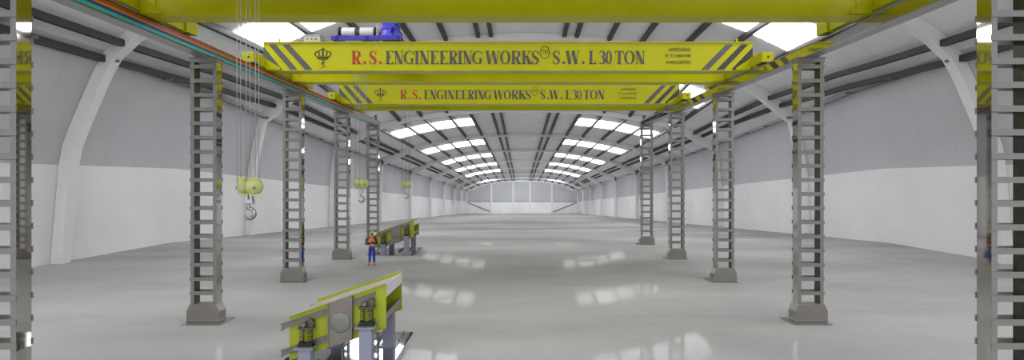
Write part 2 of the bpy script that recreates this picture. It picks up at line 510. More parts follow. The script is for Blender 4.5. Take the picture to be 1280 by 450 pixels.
def stem(x, s, a=.07): return [rc(x, 0, x + s, 1), serif(x - a, x + s + a, 0), serif(x - a, x + s + a, 1 - SF)]
def glyph(ch, w):
    s = .20
    if ch == 'I': return stem(w / 2 - s / 2, s, .09)
    if ch == 'E':
        g = stem(.09, s)
        g += [rc(.2, 1 - TH, w - .05, 1), rc(.2, 0, w - .03, TH), rc(.2, .48, w - .25, .48 + TH)]
        g += [[(w - .05, 1), (w - .03, .74), (w - .10, .9), (w - .2, 1)], [(w - .05, 0), (w, .28), (w - .08, .13), (w - .22, 0)], rc(w - .28, .36, w - .24, .65)]
        return g
    if ch == 'L':
        return stem(.09, s) + [rc(.2, 0, w - .03, TH), [(w - .05, 0), (w, .34), (w - .10, .14), (w - .26, 0)]]
    if ch == 'T':
        m = w / 2
        return [rc(m - s / 2, 0, m + s / 2, 1), serif(m - s / 2 - .08, m + s / 2 + .08, 0), rc(.02, 1 - TH, w - .02, 1),
                [(.0, 1), (.0, .7), (.06, .86), (.18, 1)], [(w, 1), (w, .7), (w - .06, .86), (w - .18, 1)]]
    if ch == 'N':
        return [rc(.10, 0, .10 + TH, 1), rc(w - .12, 0, w - .12 + TH, 1), diag(w - .17, 0, .13, 1, .24), serif(.0, .26, 0), serif(-.02, .15, 1 - SF), serif(w - .22, w + .02, 1 - SF)]
    if ch == 'W':
        a = w / 4
        return [diag(1.05 * a, 0, .35 * a, 1, .21), diag(1.1 * a, 0, 1.95 * a, 1, TH), diag(2.85 * a, 0, 2.1 * a, 1, .21), diag(2.9 * a, 0, 3.7 * a, 1, TH),
                serif(-.04, .26, 1 - SF), serif(1.7 * a, 2.5 * a, 1 - SF), serif(w - .22, w + .02, 1 - SF)]
    if ch == 'O' or ch == '0':
        g = []; m = w / 2; n = 28; si = .19 if ch == 'O' else .15
        for i in range(n):
            a, b = 2 * pi * i / n, 2 * pi * (i + 1) / n
            g.append([(m + m * cos(a), .5 + .515 * sin(a)), (m + m * cos(b), .5 + .515 * sin(b)), (m + (m - si) * cos(b), .5 + .46 * sin(b)), (m + (m - si) * cos(a), .5 + .46 * sin(a))])
        return g
    if ch == 'R':
        g = stem(.09, s)
        g += stroke([(.2, .975), (w * .55, .975), (w * .80, .87), (w * .84, .745), (w * .78, .62), (w * .55, .51), (.2, .51)], [TH, TH, .14, .2, .14, TH, TH])
        g += [diag(w - .12, 0, w * .52, .52, .22), serif(w - .2, w + .04, 0)]
        return g
    if ch == 'K':
        return stem(.09, s) + [diag(.28, .42, w - .16, 1, TH), diag(w - .16, 0, w * .48, .62, .24), serif(w - .32, w, 1 - SF), serif(w - .34, w + .04, 0)]
    if ch == 'G':
        g = stroke([(.93 * w, .68), (.85 * w, .87), (.6 * w, .975), (.32 * w, .88), (.14 * w, .68), (.125 * w, .5), (.14 * w, .3), (.32 * w, .11), (.6 * w, .02), (.82 * w, .08)], [.03, .04, .05, .11, .19, .2, .19, .11, .05, .05])
        return g + [rc(.70 * w, .05, .70 * w + .17, .42), serif(.58 * w, w + .03, .40), rc(.9 * w, .68, .9 * w + .04, .98)]
    if ch == 'S':
        g = stroke([(.88 * w, .70), (.80 * w, .90), (.52 * w, .975), (.27 * w, .90), (.17 * w, .76), (.27 * w, .61), (.55 * w, .47), (.79 * w, .33), (.82 * w, .2), (.68 * w, .06), (.43 * w, .02), (.18 * w, .11), (.07 * w, .32)], [.03, .05, .05, .1, .15, .19, .22, .19, .15, .1, .05, .05, .03])
        return g + [rc(.86 * w, .70, .86 * w + .04, .99), rc(.04 * w, .01, .04 * w + .04, .32)]
    if ch == '3':
        return stroke([(.08 * w, .80), (.25 * w, .95), (.5 * w, .97), (.74 * w, .88), (.76 * w, .72), (.62 * w, .58), (.35 * w, .53)], [.04, .08, .07, .15, .17, .1, .04]) + \
               stroke([(.35 * w, .54), (.66 * w, .5), (.82 * w, .33), (.76 * w, .14), (.5 * w, .03), (.25 * w, .03), (.10 * w, .1)], [.04, .1, .18, .17, .06, .06, .12])
    if ch == '.':
        return [[(w / 2 + .11 * cos(t), .11 + .11 * sin(t)) for t in [2 * pi * i / 10 for i in range(10)]]]
    return []
PX = 21.4 / 700
GX = lambda p: (p - 635) * PX
GZ = lambda p: (89 - p) * PX
Y0T = -.012
def text_part(items, mat, name, parent, lab=None):
    b = MB(); top, bot = 64.0, 80.6; H = (bot - top) * PX
    for i, (ch, x0, x1) in enumerate(items):
        w = (x1 - x0) * PX / H
        for poly in glyph(ch, w):
            b.prism([(GX(x0) + p[0] * H, GZ(bot) + p[1] * H) for p in poly], Y0T - .0004 * (i % 2), -.001)
    o = b.build(name, mat, parent)
    if lab: o['label'] = lab
    return o
BLACK = [('E', 481.5, 492), ('N', 492.5, 504), ('G', 504.5, 517.5), ('I', 518, 524), ('N', 524.5, 536.5), ('E', 537.5, 548.5), ('E', 549, 560), ('R', 560.5, 571.5), ('I', 572, 578), ('N', 578.5, 590), ('G', 590, 603),
         ('W', 607, 625), ('O', 625, 638), ('R', 638.5, 651), ('K', 651.5, 665), ('S', 664, 674), ('S', 690.5, 700), ('.', 702.6, 706.6), ('W', 707.5, 724.5), ('.', 727, 731), ('L', 735.5, 745.5), ('3', 748.5, 757), ('0', 757, 765),
         ('T', 768.5, 779.5), ('O', 780, 793.5), ('N', 794, 806)]
RED = [('R', 439, 451), ('.', 454, 458), ('S', 461, 471), ('.', 473.5, 477.5)]
def flat_text(body, x0, x1, ztop, zbot, mat, name, parent):
    cu = bpy.data.curves.new('t', 'FONT'); cu.body = body; cu.extrude = .004; cu.resolution_u = 2; cu.offset = -.008
    o = bpy.data.objects.new('t', cu); col.objects.link(o)
    bpy.context.view_layer.update()
    me = bpy.data.meshes.new_from_object(o.evaluated_get(bpy.context.evaluated_depsgraph_get()))
    bpy.data.objects.remove(o)
    xs = [v.co.x for v in me.vertices]; ys = [v.co.y for v in me.vertices]
    xa, xb, ya, yb = min(xs), max(xs), min(ys), max(ys)
    for v in me.vertices:
        x, y, z = v.co
        v.co = (GX(x0) + (x - xa) / (xb - xa) * (x1 - x0) * PX, -.008 - (z) * .8, GZ(zbot) + (y - ya) / (yb - ya) * (zbot - ztop) * PX)
    me.materials.clear(); me.materials.append(mat)
    me.name = name
    q = bpy.data.objects.new(name, me); col.objects.link(q); q.parent = parent
    return q

# ------------------------------------------------------------------ bridge cranes
GH = 1.07; GW = .62; GAP = 2.45       # girder height, width, front face to rear front face
HL = 9.35
def girder(b, y):
    b.box(-HL, HL, y, y + GW, .03, GH)                              # web box
    b.box(-HL, HL, y - .03, y + GW + .03, 0, .03)                    # bottom flange
    b.box(-HL, HL, y - .05, y + GW + .05, GH, GH + .035)            # top flange
    b.box(-HL, HL, y - .004, y, GH - .145, GH - .135)                  # weld strip under top flange
    for i in range(19):
        x = -8.9 + i * .99
        b.box(x - .004, x + .004, y - .054, y - .05, GH, GH + .036)
def make_crane():
    t = empty('bridge_crane', (0, 0, 0))
    b = MB(); girder(b, 0); g1 = b.build('front_girder', M['yellow'], t)
    b = MB(); girder(b, GAP); g2 = b.build('rear_girder', M['yellow'], t)
    for y, g in ((.31, g1), (GAP + .31, g2)):
        b = MB(); b.box(-HL + .8, HL - .8, y - .03, y + .03, GH + .035, GH + .075)
        b.build('trolley_rail', M['dark_steel'], t)
    # hazard stripes on the front web
    def clip(poly, xa, xb, keep_left):
        return poly
    zt, zb = GZ(56), GZ(88.3)
    def stripe_poly(xt0, xt1, xb0, xb1, limit, side):
        pts = [(GX(xt0), zt), (GX(xt1), zt), (GX(xb1), zb), (GX(xb0), zb)]
        out = []
        L = side * (HL - .004)
        for i in range(4):
            p, q = pts[i], pts[(i + 1) % 4]
            pin, qin = side * p[0] <= abs(L), side * q[0] <= abs(L)
            if pin: out.append(p)
            if pin != qin:
                k = (L - p[0]) / (q[0] - p[0]); out.append((L, lerp(p[1], q[1], k)))
        return out
    for a in ((335.5, 344.5, 363.5, 372.5), (352.5, 361.5, 382, 391.5), (318, 327.5, 344, 353.5)):
        p = stripe_poly(*a, 0, -1)
        if len(p) > 2: b = MB(); b.prism(p, -.008, -.001); b.build('hazard_stripe', M['stripe'], t)
    for a in ((907.5, 916.5, 875.5, 885), (926.5, 935, 894.5, 904), (944, 953, 913, 925)):
        p = stripe_poly(*a, 0, 1)
        if len(p) > 2: b = MB(); b.prism(p, -.008, -.001); b.build('hazard_stripe', M['stripe'] if a[0] < 910 else M['stripe_black'], t)
    text_part(RED[:1], M['red_paint'], 'lettering', t, 'red letter R')
    text_part(RED[1:2], M['red_paint'], 'lettering', t, 'red full stop')
    text_part(RED[2:3], M['red_paint'], 'lettering', t, 'red letter S')
    text_part(RED[3:], M['red_paint'], 'lettering', t, 'red full stop')
    text_part(BLACK, M['grey_paint'], 'lettering', t, 'grey letters ENGINEERING WORKS S.W.L 30 TON')
    flat_text('AHMEDABAD', 835.5, 863, 60.2, 64.6, M['dark_paint'], 'small_lettering', t)
    flat_text('M. 9316847498', 831.5, 863, 68, 72.2, M['dark_paint'], 'small_lettering', t)
    flat_text('M.9825389702', 833, 863, 76.2, 80.4, M['dark_paint'], 'small_lettering', t)
    # TM ring
    b = MB(); n = 32
    for i in range(n):
        a, c = 2 * pi * i / n, 2 * pi * (i + 1) / n
        poly = []
        for (ang, rx, ry) in ((a, 6.1, 8.1), (c, 6.1, 8.1), (c, 5.3, 7.3), (a, 5.3, 7.3)):
            poly.append((GX(681 + rx * cos(ang)), GZ(66 - ry * sin(ang))))
        b.prism(poly, -.01, -.001)
    tm = b.build('trademark_ring', M['dark_paint'], t)
    flat_text('TM', 677.6, 684.6, 63.2, 68.2, M['dark_paint'], 'small_lettering', t)
    # crown emblem
    b = MB()
    def st(pts, ws):
        for q in stroke(pts, ws): b.prism([(GX(403.6 + p[0]), GZ(p[1])) for p in q], -.01, -.001)
    st([(0, 59.7), (0, 62)], [1.2, 1.2]); st([(-1.1, 60.8), (1.1, 60.8)], [.8, .8])
    st([(0, 61.5), (0, 72)], [1.6, 2.4])
    for s in (-1, 1):
        st([(0, 62.3), (s * 3, 62.6), (s * 5.0, 65), (s * 4.9, 68), (s * 3.0, 71.5)], [1, 1.1, 1.3, 1.4, 1.2])
        st([(s * 5.2, 65.4), (s * 8, 65.0), (s * 10, 67.5), (s * 9, 70), (s * 6.6, 72)], [1, 1.2, 1.4, 1.2, 1.1])
    st([(-7.2, 71.6), (0, 72.6), (7.2, 71.6)], [1.6, 1.6, 1.6]); st([(-6.8, 74), (0, 74.8), (6.8, 74)], [.9, .9, .9])
    for i in range(6): st([(-6 + i * 2.4, 72.5), (-6 + i * 2.4, 74.3)], [1., 1.])
    b.build('crown_emblem', M['dark_paint'], t)
    b = MB()
    st([(-.6, 75.3), (-.9, 78), (-2.2, 81)], [.5, .6, .4]); st([(-.6, 75.5), (1.6, 76.2), (2, 78.3), (-1.4, 79.6)], [.5, .6, .6, .5])
    st([(2, 78.3), (.4, 81), (.8, 84), (-2, 85.5)], [.4, .5, .5, .4]); st([(-1, 80), (1.5, 82), (5, 85.2)], [.5, .6, .4])
    b.build('monogram', M['dark_paint'], t)
    # end carriages
    for s in (-1, 1):
        x = s * W; b = MB()
        b.box(x - .17, x + .17, -.75, 4.45, .10, .50)
        b.box(x - .21, x + .21, -1.15, -.60, .10, .47); b.box(x - .21, x + .21, 4.30, 4.90, .10, .47)
        for y in (-.60, 4.28): b.box(x - .24, x + .24, y, y + .02, .06, .52)
        # inner gussets carrying the girders
        for y in (0, GAP):
            xx = x - s * .17
            b.prism([(xx, .02), (xx - s * .55, .02), (xx - s * .55, .10), (xx, .45)], y - .09, y - .07)
            b.prism([(xx, .02), (xx - s * .55, .02), (xx - s * .55, .10), (xx, .45)], y + GW + .06, y + GW + .08)
        c = b.build('end_carriage', M['yellow'], t, bevel=.008)
        for y in (-.88, 4.60):
            w = MB(); w.lathe([(.10, -.045), (.17, -.045), (.17, -.035), (.14, -.034), (.14, .034), (.17, .035), (.17, .045), (.10, .045)], (x, y, .20), 'x', 20)
            w.build('wheel', M['dark_steel'], c)
        for y in (-1.15, 4.90):
            bb = MB(); sg = -1 if y < 0 else 1
            bb.lathe([(.035, 0), (.035, sg * .02), (.015, sg * .03)], (x + .02, y, .29), 'y', 12)
            bb.build('buffer', M['dark_steel'], c)
        # end diaphragm plates with bolts, on both girders
        for y in (GAP,):
            d = MB(); xe = s * 8.88
            d.box(xe - .01, xe + .30, y - .03, y - .002, .04, .62) if s > 0 else d.box(xe - .30, xe + .01, y - .03, y - .002, .04, .62)
            for z in (.12, .3, .46):
                d.lathe([(.016, 0), (.016, -.012)], (xe + s * .05, y - .03, z), 'y', 6); d.lathe([(.016, 0), (.016, -.012)], (xe + s * .24, y - .03, z), 'y', 6)
            d.build('end_plate', M['yellow'], t)
    # control box on the girder, beacon, posts, wire
    b = MB(); b.box(-7.85, -7.22, .12, .42, GH + .04, GH + .32); b.box(-7.88, -7.19, .10, .44, GH + .32, GH + .345)
    cb = b.build('control_box', M['box_grey'], t)
    for dx, m in ((.14, 'green'), (.30, 'red_paint'), (.46, 'dark_paint')):
        q = MB(); q.lathe([(.028, 0), (.028, -.02), (.02, -.028)], (-7.85 + dx, .12, GH + .17), 'y', 10); q.build('button', M[m], cb)
    q = MB(); q.lathe([(.05, 0), (.05, .05), (.03, .075)], (-7.5, .25, GH + .345), 'z', 12); q.build('beacon', M['green'], cb)
    b = MB()
    for x in (-8.75, 8.75):
        p = MB(); p.box(x - .03, x + .03, .0, .05, GH + .03, GH + .17); p.build('wire_post', M['yellow'], t)
    b = MB(); b.tube([(-8.75, .02, GH + .14), (-8.0, .02, GH + .115), (-7.88, .15, GH + .1)], .006, 5); b.build('guide_wire', M['dark_steel'], t)
    return t
CRZ = COLH + .37       # girder underside; wheel bottom .06 above it
CRY = [11.75, 21.4, 30.75]
cproto = make_crane()
CL = ['yellow double girder bridge crane overhead, nearest, cut by the top of the picture',
      'yellow double girder bridge crane with large lettering, middle one carrying the visible blue trolley',
      'yellow double girder bridge crane with smaller lettering, farthest, just below the middle crane']
cranes = []
for i, y in enumerate(CRY):
    o = cproto if i == 0 else copy_tree(cproto)
    o.location = (CX, y, CRZ); cranes.append(o)
    tag(o, CL[i], 'bridge crane', 'overhead bridge cranes')

# hoist trolley, local origin on the crane's girder tops
def make_trolley():
    t = empty('hoist_trolley', (0, 0, 0))
    b = MB(); xa, xb = -6.86, -4.16
    for y in (.26, GAP + .26): b.box(xa, xb, y, y + .1, .10, .27)
    for x in (xa + .25, -5.45, xb - .1): b.box(x - .06, x + .06, .26, GAP + .36, .11, .26)
    b.box(-4.95, xb, .36, GAP + .26, .22, .262)
    b.build('frame', M['blue'], t)
    for x in (xa + .18, xb - .25):
        for y in (.31, GAP + .31):
            w = MB(); w.lathe([(.06, -.03), (.085, -.028), (.085, .028), (.06, .03)], (x, y, .085), 'y', 16); w.build('wheel', M['black'], t)
    yc = 1.45; zc = .68
    for x0, x1 in ((-6.76, -6.22), (-6.02, -5.46)):
        b = MB(); pr = [(.05, x0)] + [(.215 + (.004 if i % 2 else 0), lerp(x0, x1, i / 24)) for i in range(25)] + [(.05, x1)]
        b.lathe(pr, (0, yc, zc), 'x', 24); b.build('rope_drum', M['drum'], t)
    b = MB(); b.lathe([(.12, -6.22), (.19, -6.20), (.19, -6.14), (.12, -6.12), (.19, -6.10), (.19, -6.04), (.12, -6.02)], (0, yc, zc), 'x', 20)
    b.build('sheave', M['dark_steel'], t)
    for x in (-6.86, -5.40):
        b = MB(); b.lathe([(.1, x - .05), (.235, x - .045), (.235, x + .045), (.1, x + .05)], (0, yc, zc), 'x', 20)
        b.build('drum_flange', M['black'], t)
        b = MB(); b.prism([(-.32, .27), (.32, .27), (.16, .62), (.06, .70), (-.06, .70), (-.16, .62)], x - .09 if x < -6 else x + .05, x - .05 if x < -6 else x + .09, 'x', T=Matrix.Translation((0, yc, 0)))
        b.build('drum_bracket', M['blue'], t)
    b = MB(); b.lathe([(.06, -5.30), (.15, -5.29), (.15, -5.22), (.05, -5.20), (.05, -5.12)], (0, yc, .72), 'x', 16); b.build('coupling', M['pink'], t)
    # gearbox with ribs and vertical motor
    b = MB(); b.prism([(-5.08, .26), (-4.28, .26), (-4.42, .72), (-4.52, 1.0), (-4.95, 1.0), (-5.02, .72)], 1.05, 1.75)
    for z in (.45, .70, .95): b.box(-5.14 + z * .08, -4.26 - z * .16, 1.0, 1.80, z - .02, z + .02)
    b.build('gearbox', M['gear_blue'], t, bevel=.02)
    b = MB()
    b.lathe([(.1, .27), (.2, .28), (.2, .52), (.17, .54), (.17, .66), (.21, .68), (.21, .72), (.13, .74)], (-4.82, .85, 0), 'z', 20)
    b.lathe([(.1, .74), (.22, .76), (.23, 1.06), (.17, 1.12), (.15, 1.3), (.05, 1.34)], (-4.78, 1.0, 0), 'z', 20)
    b.build('motor', M['light_blue'], t)
    b = MB()
    for i in range(14):
        a = 2 * pi * i / 14; b.box(-.008, .008, .21, .25, .80, 1.04, T=Matrix.Translation((-4.78, 1.0, 0)) @ Matrix.Rotation(a, 4, 'Z'))
    b.build('cooling_fins', M['light_blue'], t)
    b = MB()
    for z in (.5, .62, .74, .86, .98): b.box(-5.27, -5.20, 1.0, 1.02, z, z + .03)
    for x in (-5.27, -5.20): b.box(x - .01, x + .01, .99, 1.03, .27, 1.04)
    b.build('cable_rack', M['drum'], t)
    return t
def make_hook(drop_top):
    # local origin: centre of the pulley housings; ropes go up to drop_top
    t = empty('crane_hook', (0, 0, 0))
    for s, ry in ((-1, R(62)), (1, R(28))):
        b = MB(); T = Matrix.Rotation(ry if s > 0 else -ry, 4, 'Z')
        prof_ = [(.02, -.10), (.12, -.095), (.185, -.06), (.21, 0), (.185, .06), (.12, .095), (.02, .10)]
        b.lathe(prof_, (s * .135, 0, 0), 'y', 24, T=T)
        b.box(-.09, .09, -.07, .07, .12, .21, T=Matrix.Translation((s * .135, 0, 0)) @ T)
        b.box(-.11, .11, -.06, .06, -.215, -.12, T=Matrix.Translation((s * .135, 0, 0)) @ T)
        h = b.build('pulley_housing', M['hook_paint'], t)
        bb = MB(); bb.lathe([(.035, -.11), (.035, -.125), (.02, -.13)], (s * .135, 0, -.03), 'y', 10, T=T); bb.build('axle_cap', M['cover_steel'], h)
    b = MB(); b.box(-.045, .015, -.05, .05, -.32, -.02); b.box(.055, .115, -.05, .05, -.30, -.1); b.box(-.06, .13, -.06, .06, -.40, -.30)
    b.lathe([(.035, -.45), (.035, -.39)], (.02, 0, 0), 'z', 12)
    b.build('crosshead', M['hook_steel'], t, bevel=.006)
    pts = [(.02, 0, -.42), (.02, 0, -.48)]
    c = (.04, -.63)
    for a in range(112, -165, -18):
        pts.append((c[0] + .115 * cos(R(a)), 0, c[1] + .115 * sin(R(a))))
    rr = [.032, .034] + [lerp(.036, .05, min(1, i / 7)) * (1 - max(0, i - 11) / 7) for i in range(len(pts) - 2)]
    b = MB(); b.tube(pts, rr, 10); b.build('hook', M['hook_steel'], t)
    for x, y in ((-.235, -.04), (-.19, .04), (-.02, -.04), (.025, .05), (.19, -.04), (.235, .04)):
        b = MB(); b.tube([(x, y, .08), (x, y, drop_top)], .008, 6); b.build('wire_rope', M['rope'], t)
    return t
GT = CRZ + GH + .075
tproto = make_trolley(); hproto = None
HK = [(-6.13, 233), (-6.24, 229.5), (-6.14, 231)]
HL_ = ['largest crane hook with two pale yellow pulley housings, hanging left of the second ladder column',
       'middle-sized crane hook with pale yellow pulleys hanging between the third and fourth left ladder columns',
       'smallest crane hook with pale yellow pulleys, farthest, hanging above the rear feeder']
TL = ['blue hoist trolley on top of the nearest crane, above the picture', 'blue hoist trolley with white rope drums standing on the middle crane', 'blue hoist trolley on the farthest crane, hidden behind the middle crane']
HD = [13.0, 23.05, 32.35]
for i in range(3):
    o = tproto if i == 0 else copy_tree(tproto)
    o.location = (CX, CRY[i], GT + .004)
    tag(o, TL[i], 'hoist trolley', 'hoist trolleys on the bridge cranes')
    D = HD[i]; z = CAMZ + (225 - HK[i][1]) * D / 700
    if hproto is None:
        h = hproto = make_hook(GT + .46 - z)
    else: h = copy_tree(hproto)
    h.location = (HK[i][0], D, z)
    tag(h, HL_[i], 'crane hook', 'crane hooks on wire ropes')

# ------------------------------------------------------------------ vibrating feeders
def make_feeder():
    t = empty('vibrating_feeder', (0, 0, 0))
    top = lambda x: 1.675 + .341 * x
    bot = lambda x: .665 + .332 * x
    YB = 1.81
    def side_poly(x0=-1.1, x1=1.1): return [(x0, bot(x0)), (x1, bot(x1)), (x1, top(x1)), (x0, top(x0))]
    for y, lab in ((0, None), (YB, None)):
        b = MB(); b.prism(side_poly(), y, y + .02)
        out = -1 if y == 0 else 1
        b.prism([(-1.1, top(-1.1) - .02), (1.1, top(1.1) - .02), (1.1, top(1.1)), (-1.1, top(-1.1))], min(y, y + out * .05), max(y, y + out * .05) + .02)
        b.prism([(-1.1, bot(-1.1)), (1.1, bot(1.1)), (1.1, bot(1.1) + .02), (-1.1, bot(-1.1) + .02)], min(y, y + out * .05), max(y, y + out * .05) + .02)
        b.build('side_panel', M['feeder_yellow'], t)
        yo = y if out < 0 else y + .02
        # long channels
        for off, ref, x1 in ((-.24, top, .86), (.16, bot, .86)):
            c = MB(); x0 = -1.28
            zc = lambda x: ref(x) + off
            ya, yb_ = sorted((yo, yo + out * .075))
            c.prism([(x0, zc(x0)), (x1, zc(x1)), (x1, zc(x1) + .02), (x0, zc(x0) + .02)], ya, yb_)
            c.prism([(x0, zc(x0) + .12), (x1, zc(x1) + .12), (x1, zc(x1) + .14), (x0, zc(x0) + .14)], ya, yb_)
            c.prism([(x0, zc(x0) - .03), (-1.1, zc(-1.1)), (x1, zc(x1)), (x1, zc(x1) + .14), (x0, zc(x0) + .14)], *sorted((yo, yo + out * .015)))
            for i in range(11):
                xx = -1.0 + i * .18
                c.lathe([(.014, 0), (.014, out * .014)], (xx, yo + out * .015, zc(xx) + .07), 'y', 6)
            c.build('stiffening_channel', M['brown_steel'], t)
        if out < 0 or True:
            c = MB(); ya, yb_ = sorted((yo, yo + out * .085))
            c.prism(side_poly(-.19, .34), ya, yb_)
            for xx in (-.19, .34):
                c.prism([(xx - .015, bot(xx)), (xx + .015, bot(xx)), (xx + .015, top(xx)), (xx - .015, top(xx))], *sorted((yo, yo + out * .11)))
            pl = c.build('centre_plate', M['brown_steel'], t)
            d = MB(); cz = 1.18
            d.lathe([(.235, 0), (.235, out * .02), (.215, out * .028), (.05, out * .03)], (.08, yo + out * .085, cz), 'y', 32)
            for i in range(12):
                a = 2 * pi * i / 12
                d.lathe([(.012, 0), (.012, out * .012)], (.08 + .2 * cos(a), yo + out * .112, cz + .2 * sin(a)), 'y', 6)
            d.build('round_cover', M['cover_steel'], pl)
    # decks between the panels
    b = MB(); b.prism([(-1.1, top(-1.1) - .11), (1.08, top(1.08) - .11), (1.08, top(1.08) - .08), (-1.1, top(-1.1) - .08)], .02, YB)
    for i in range(9):
        x = -.95 + i * .24
        b.lathe([(.018, 0), (.018, .012)], (x, .16, top(x) - .08), 'z', 6); b.lathe([(.018, 0), (.018, .012)], (x, YB - .16, top(x) - .08), 'z', 6)
    b.build('top_deck', M['deck'], t)
    b = MB(); b.prism([(1.06, top(1.06) - .32), (1.10, top(1.10) - .32), (1.10, top(1.10) - .05), (1.06, top(1.06) - .05)], .02, YB)
    b.build('discharge_lip', M['white_liner'], t)
    b = MB(); b.prism([(-1.1, bot(-1.1) + .18), (1.08, bot(1.08) + .18), (1.08, bot(1.08) + .21), (-1.1, bot(-1.1) + .21)], .02, YB)
    b.prism([(1.0, bot(1.0) + .20), (1.08, bot(1.08) + .20), (1.08, bot(1.08) + .32), (1.0, bot(1.0) + .32)], .02, YB)
    b.build('lower_deck', M['brown_steel'], t)
    # legs, springs
    for y, out in ((-.17, -1), (2.12, 1)):
        for x, h in ((-.66, .67), (.70, 1.13)):
            if out > 0: h -= .0
            l = MB(); l.box(x - .14, x + .14, y - .14, y - .12, .03, h - .03); l.box(x - .14, x + .14, y + .12, y + .14, .03, h - .03)
            l.box(x - .12, x - .10, y - .12, y + .12, .03, h - .03); l.box(x + .10, x + .12, y - .12, y + .12, .03, h - .03)
            l.box(x - .22, x + .22, y - .22, y + (.15 if out < 0 else .22), h - .03, h)
            l.box(x - .22, x + .22, y - .22, y + .22, .016, .045)
            lg = l.build('leg', M['leg_paint'], t)
            s = MB(); s.box(x - .17, x + .17, y - .09, y + .09, h, h + .035); s.box(x - .12, x + .12, y - .05, y + .05, h + .035, h + .07)
            for dx in (-.1, .1): s.box(x + dx - .055, x + dx + .055, y - .06, y + .06, h + .03, h + .09)
            s.build('spring_seat', M['black'], lg)
            sh = .30
            for dx in (-.095, .095):
                c = MB(); pts = []; turns = 6; n = turns * 10
                for i in range(n + 1):
                    a = 2 * pi * turns * i / n; pts.append((x + dx + .05 * cos(a), y + .05 * sin(a), h + .09 + sh * i / n))
                c.tube(pts, .011, 5); c.build('coil_spring', M['dark_steel'], t)
            z = h + .09 + sh
            c = MB(); c.box(x - .17, x + .17, min(y - .08, y) if out < 0 else y - .09, y + (.16 if out < 0 else .08), z, z + .035)
            c.prism([(x - .1, z + .03), (x + .14, z + .03), (x + .16, z + .16), (x + .10, z + .22), (x + .02, z + .20), (x - .1, z + .12)], *sorted((y - out * .0, y - out * .16)))
            c.lathe([(.03, out * .10), (.062, out * .10), (.062, 0)], (x - .03, y, z + .10), 'y', 16)
            c.build('spring_bracket', M['bracket_steel'], t)
            c = MB(); c.lathe([(.034, out * .10), (.034, out * .115)], (x - .03, y, z + .10), 'y', 14); c.build('pivot_pin', M['cover_steel'], t)
    # polished floor plate with studs
    b = MB(); b.box(-1.6, 1.12, -.4, 3.4, 0, .015)
    b.build('floor_plate', M['mirror_plate'], t)
    b = MB()
    for y in (2.6, 2.95, 3.25): b.box(.86, .88, y, y + .02, .015, .085)
    b.build('anchor_studs', M['dark_steel'], t)
    return t
fp = make_feeder(); fp.location = (-3.965, 12.75, 0)
tag(fp, 'large yellow sloping vibrating feeder on blue-grey legs in the left foreground', 'vibrating feeder', 'yellow vibrating feeders')
f2 = copy_tree(fp); f2.location = (-6.87, 32.95, 0)
tag(f2, 'small distant yellow sloping vibrating feeder beside the standing worker', 'vibrating feeder', 'yellow vibrating feeders')

# ------------------------------------------------------------------ the worker
def skin_obj(name, verts, edges, radii, mat, parent, root=0, sub=2):
    me = bpy.data.meshes.new(name); me.from_pydata(verts, edges, [])
    o = bpy.data.objects.new(name, me); col.objects.link(o); o.parent = parent
    sk = o.modifiers.new('Skin', 'SKIN'); sk.use_smooth_shade = True
    if not me.skin_vertices:
        me.skin_vertices.new() if hasattr(me.skin_vertices, 'new') else None
    lay = me.skin_vertices[0] if len(me.skin_vertices) else None
    for i, r in enumerate(radii):
        rr = r if isinstance(r, tuple) else (r, r)
        lay.data[i].radius = rr; lay.data[i].use_root = (i == root)
    sb = o.modifiers.new('Sub', 'SUBSURF'); sb.levels = sub; sb.render_levels = sub
    dg = bpy.context.evaluated_depsgraph_get()
    bpy.context.view_layer.update()
    m2 = bpy.data.meshes.new_from_object(o.evaluated_get(bpy.context.evaluated_depsgraph_get()))
    o.modifiers.clear(); m2.materials.clear(); m2.materials.append(mat); o.data = m2
    for p in m2.polygons: p.use_smooth = True
    return o
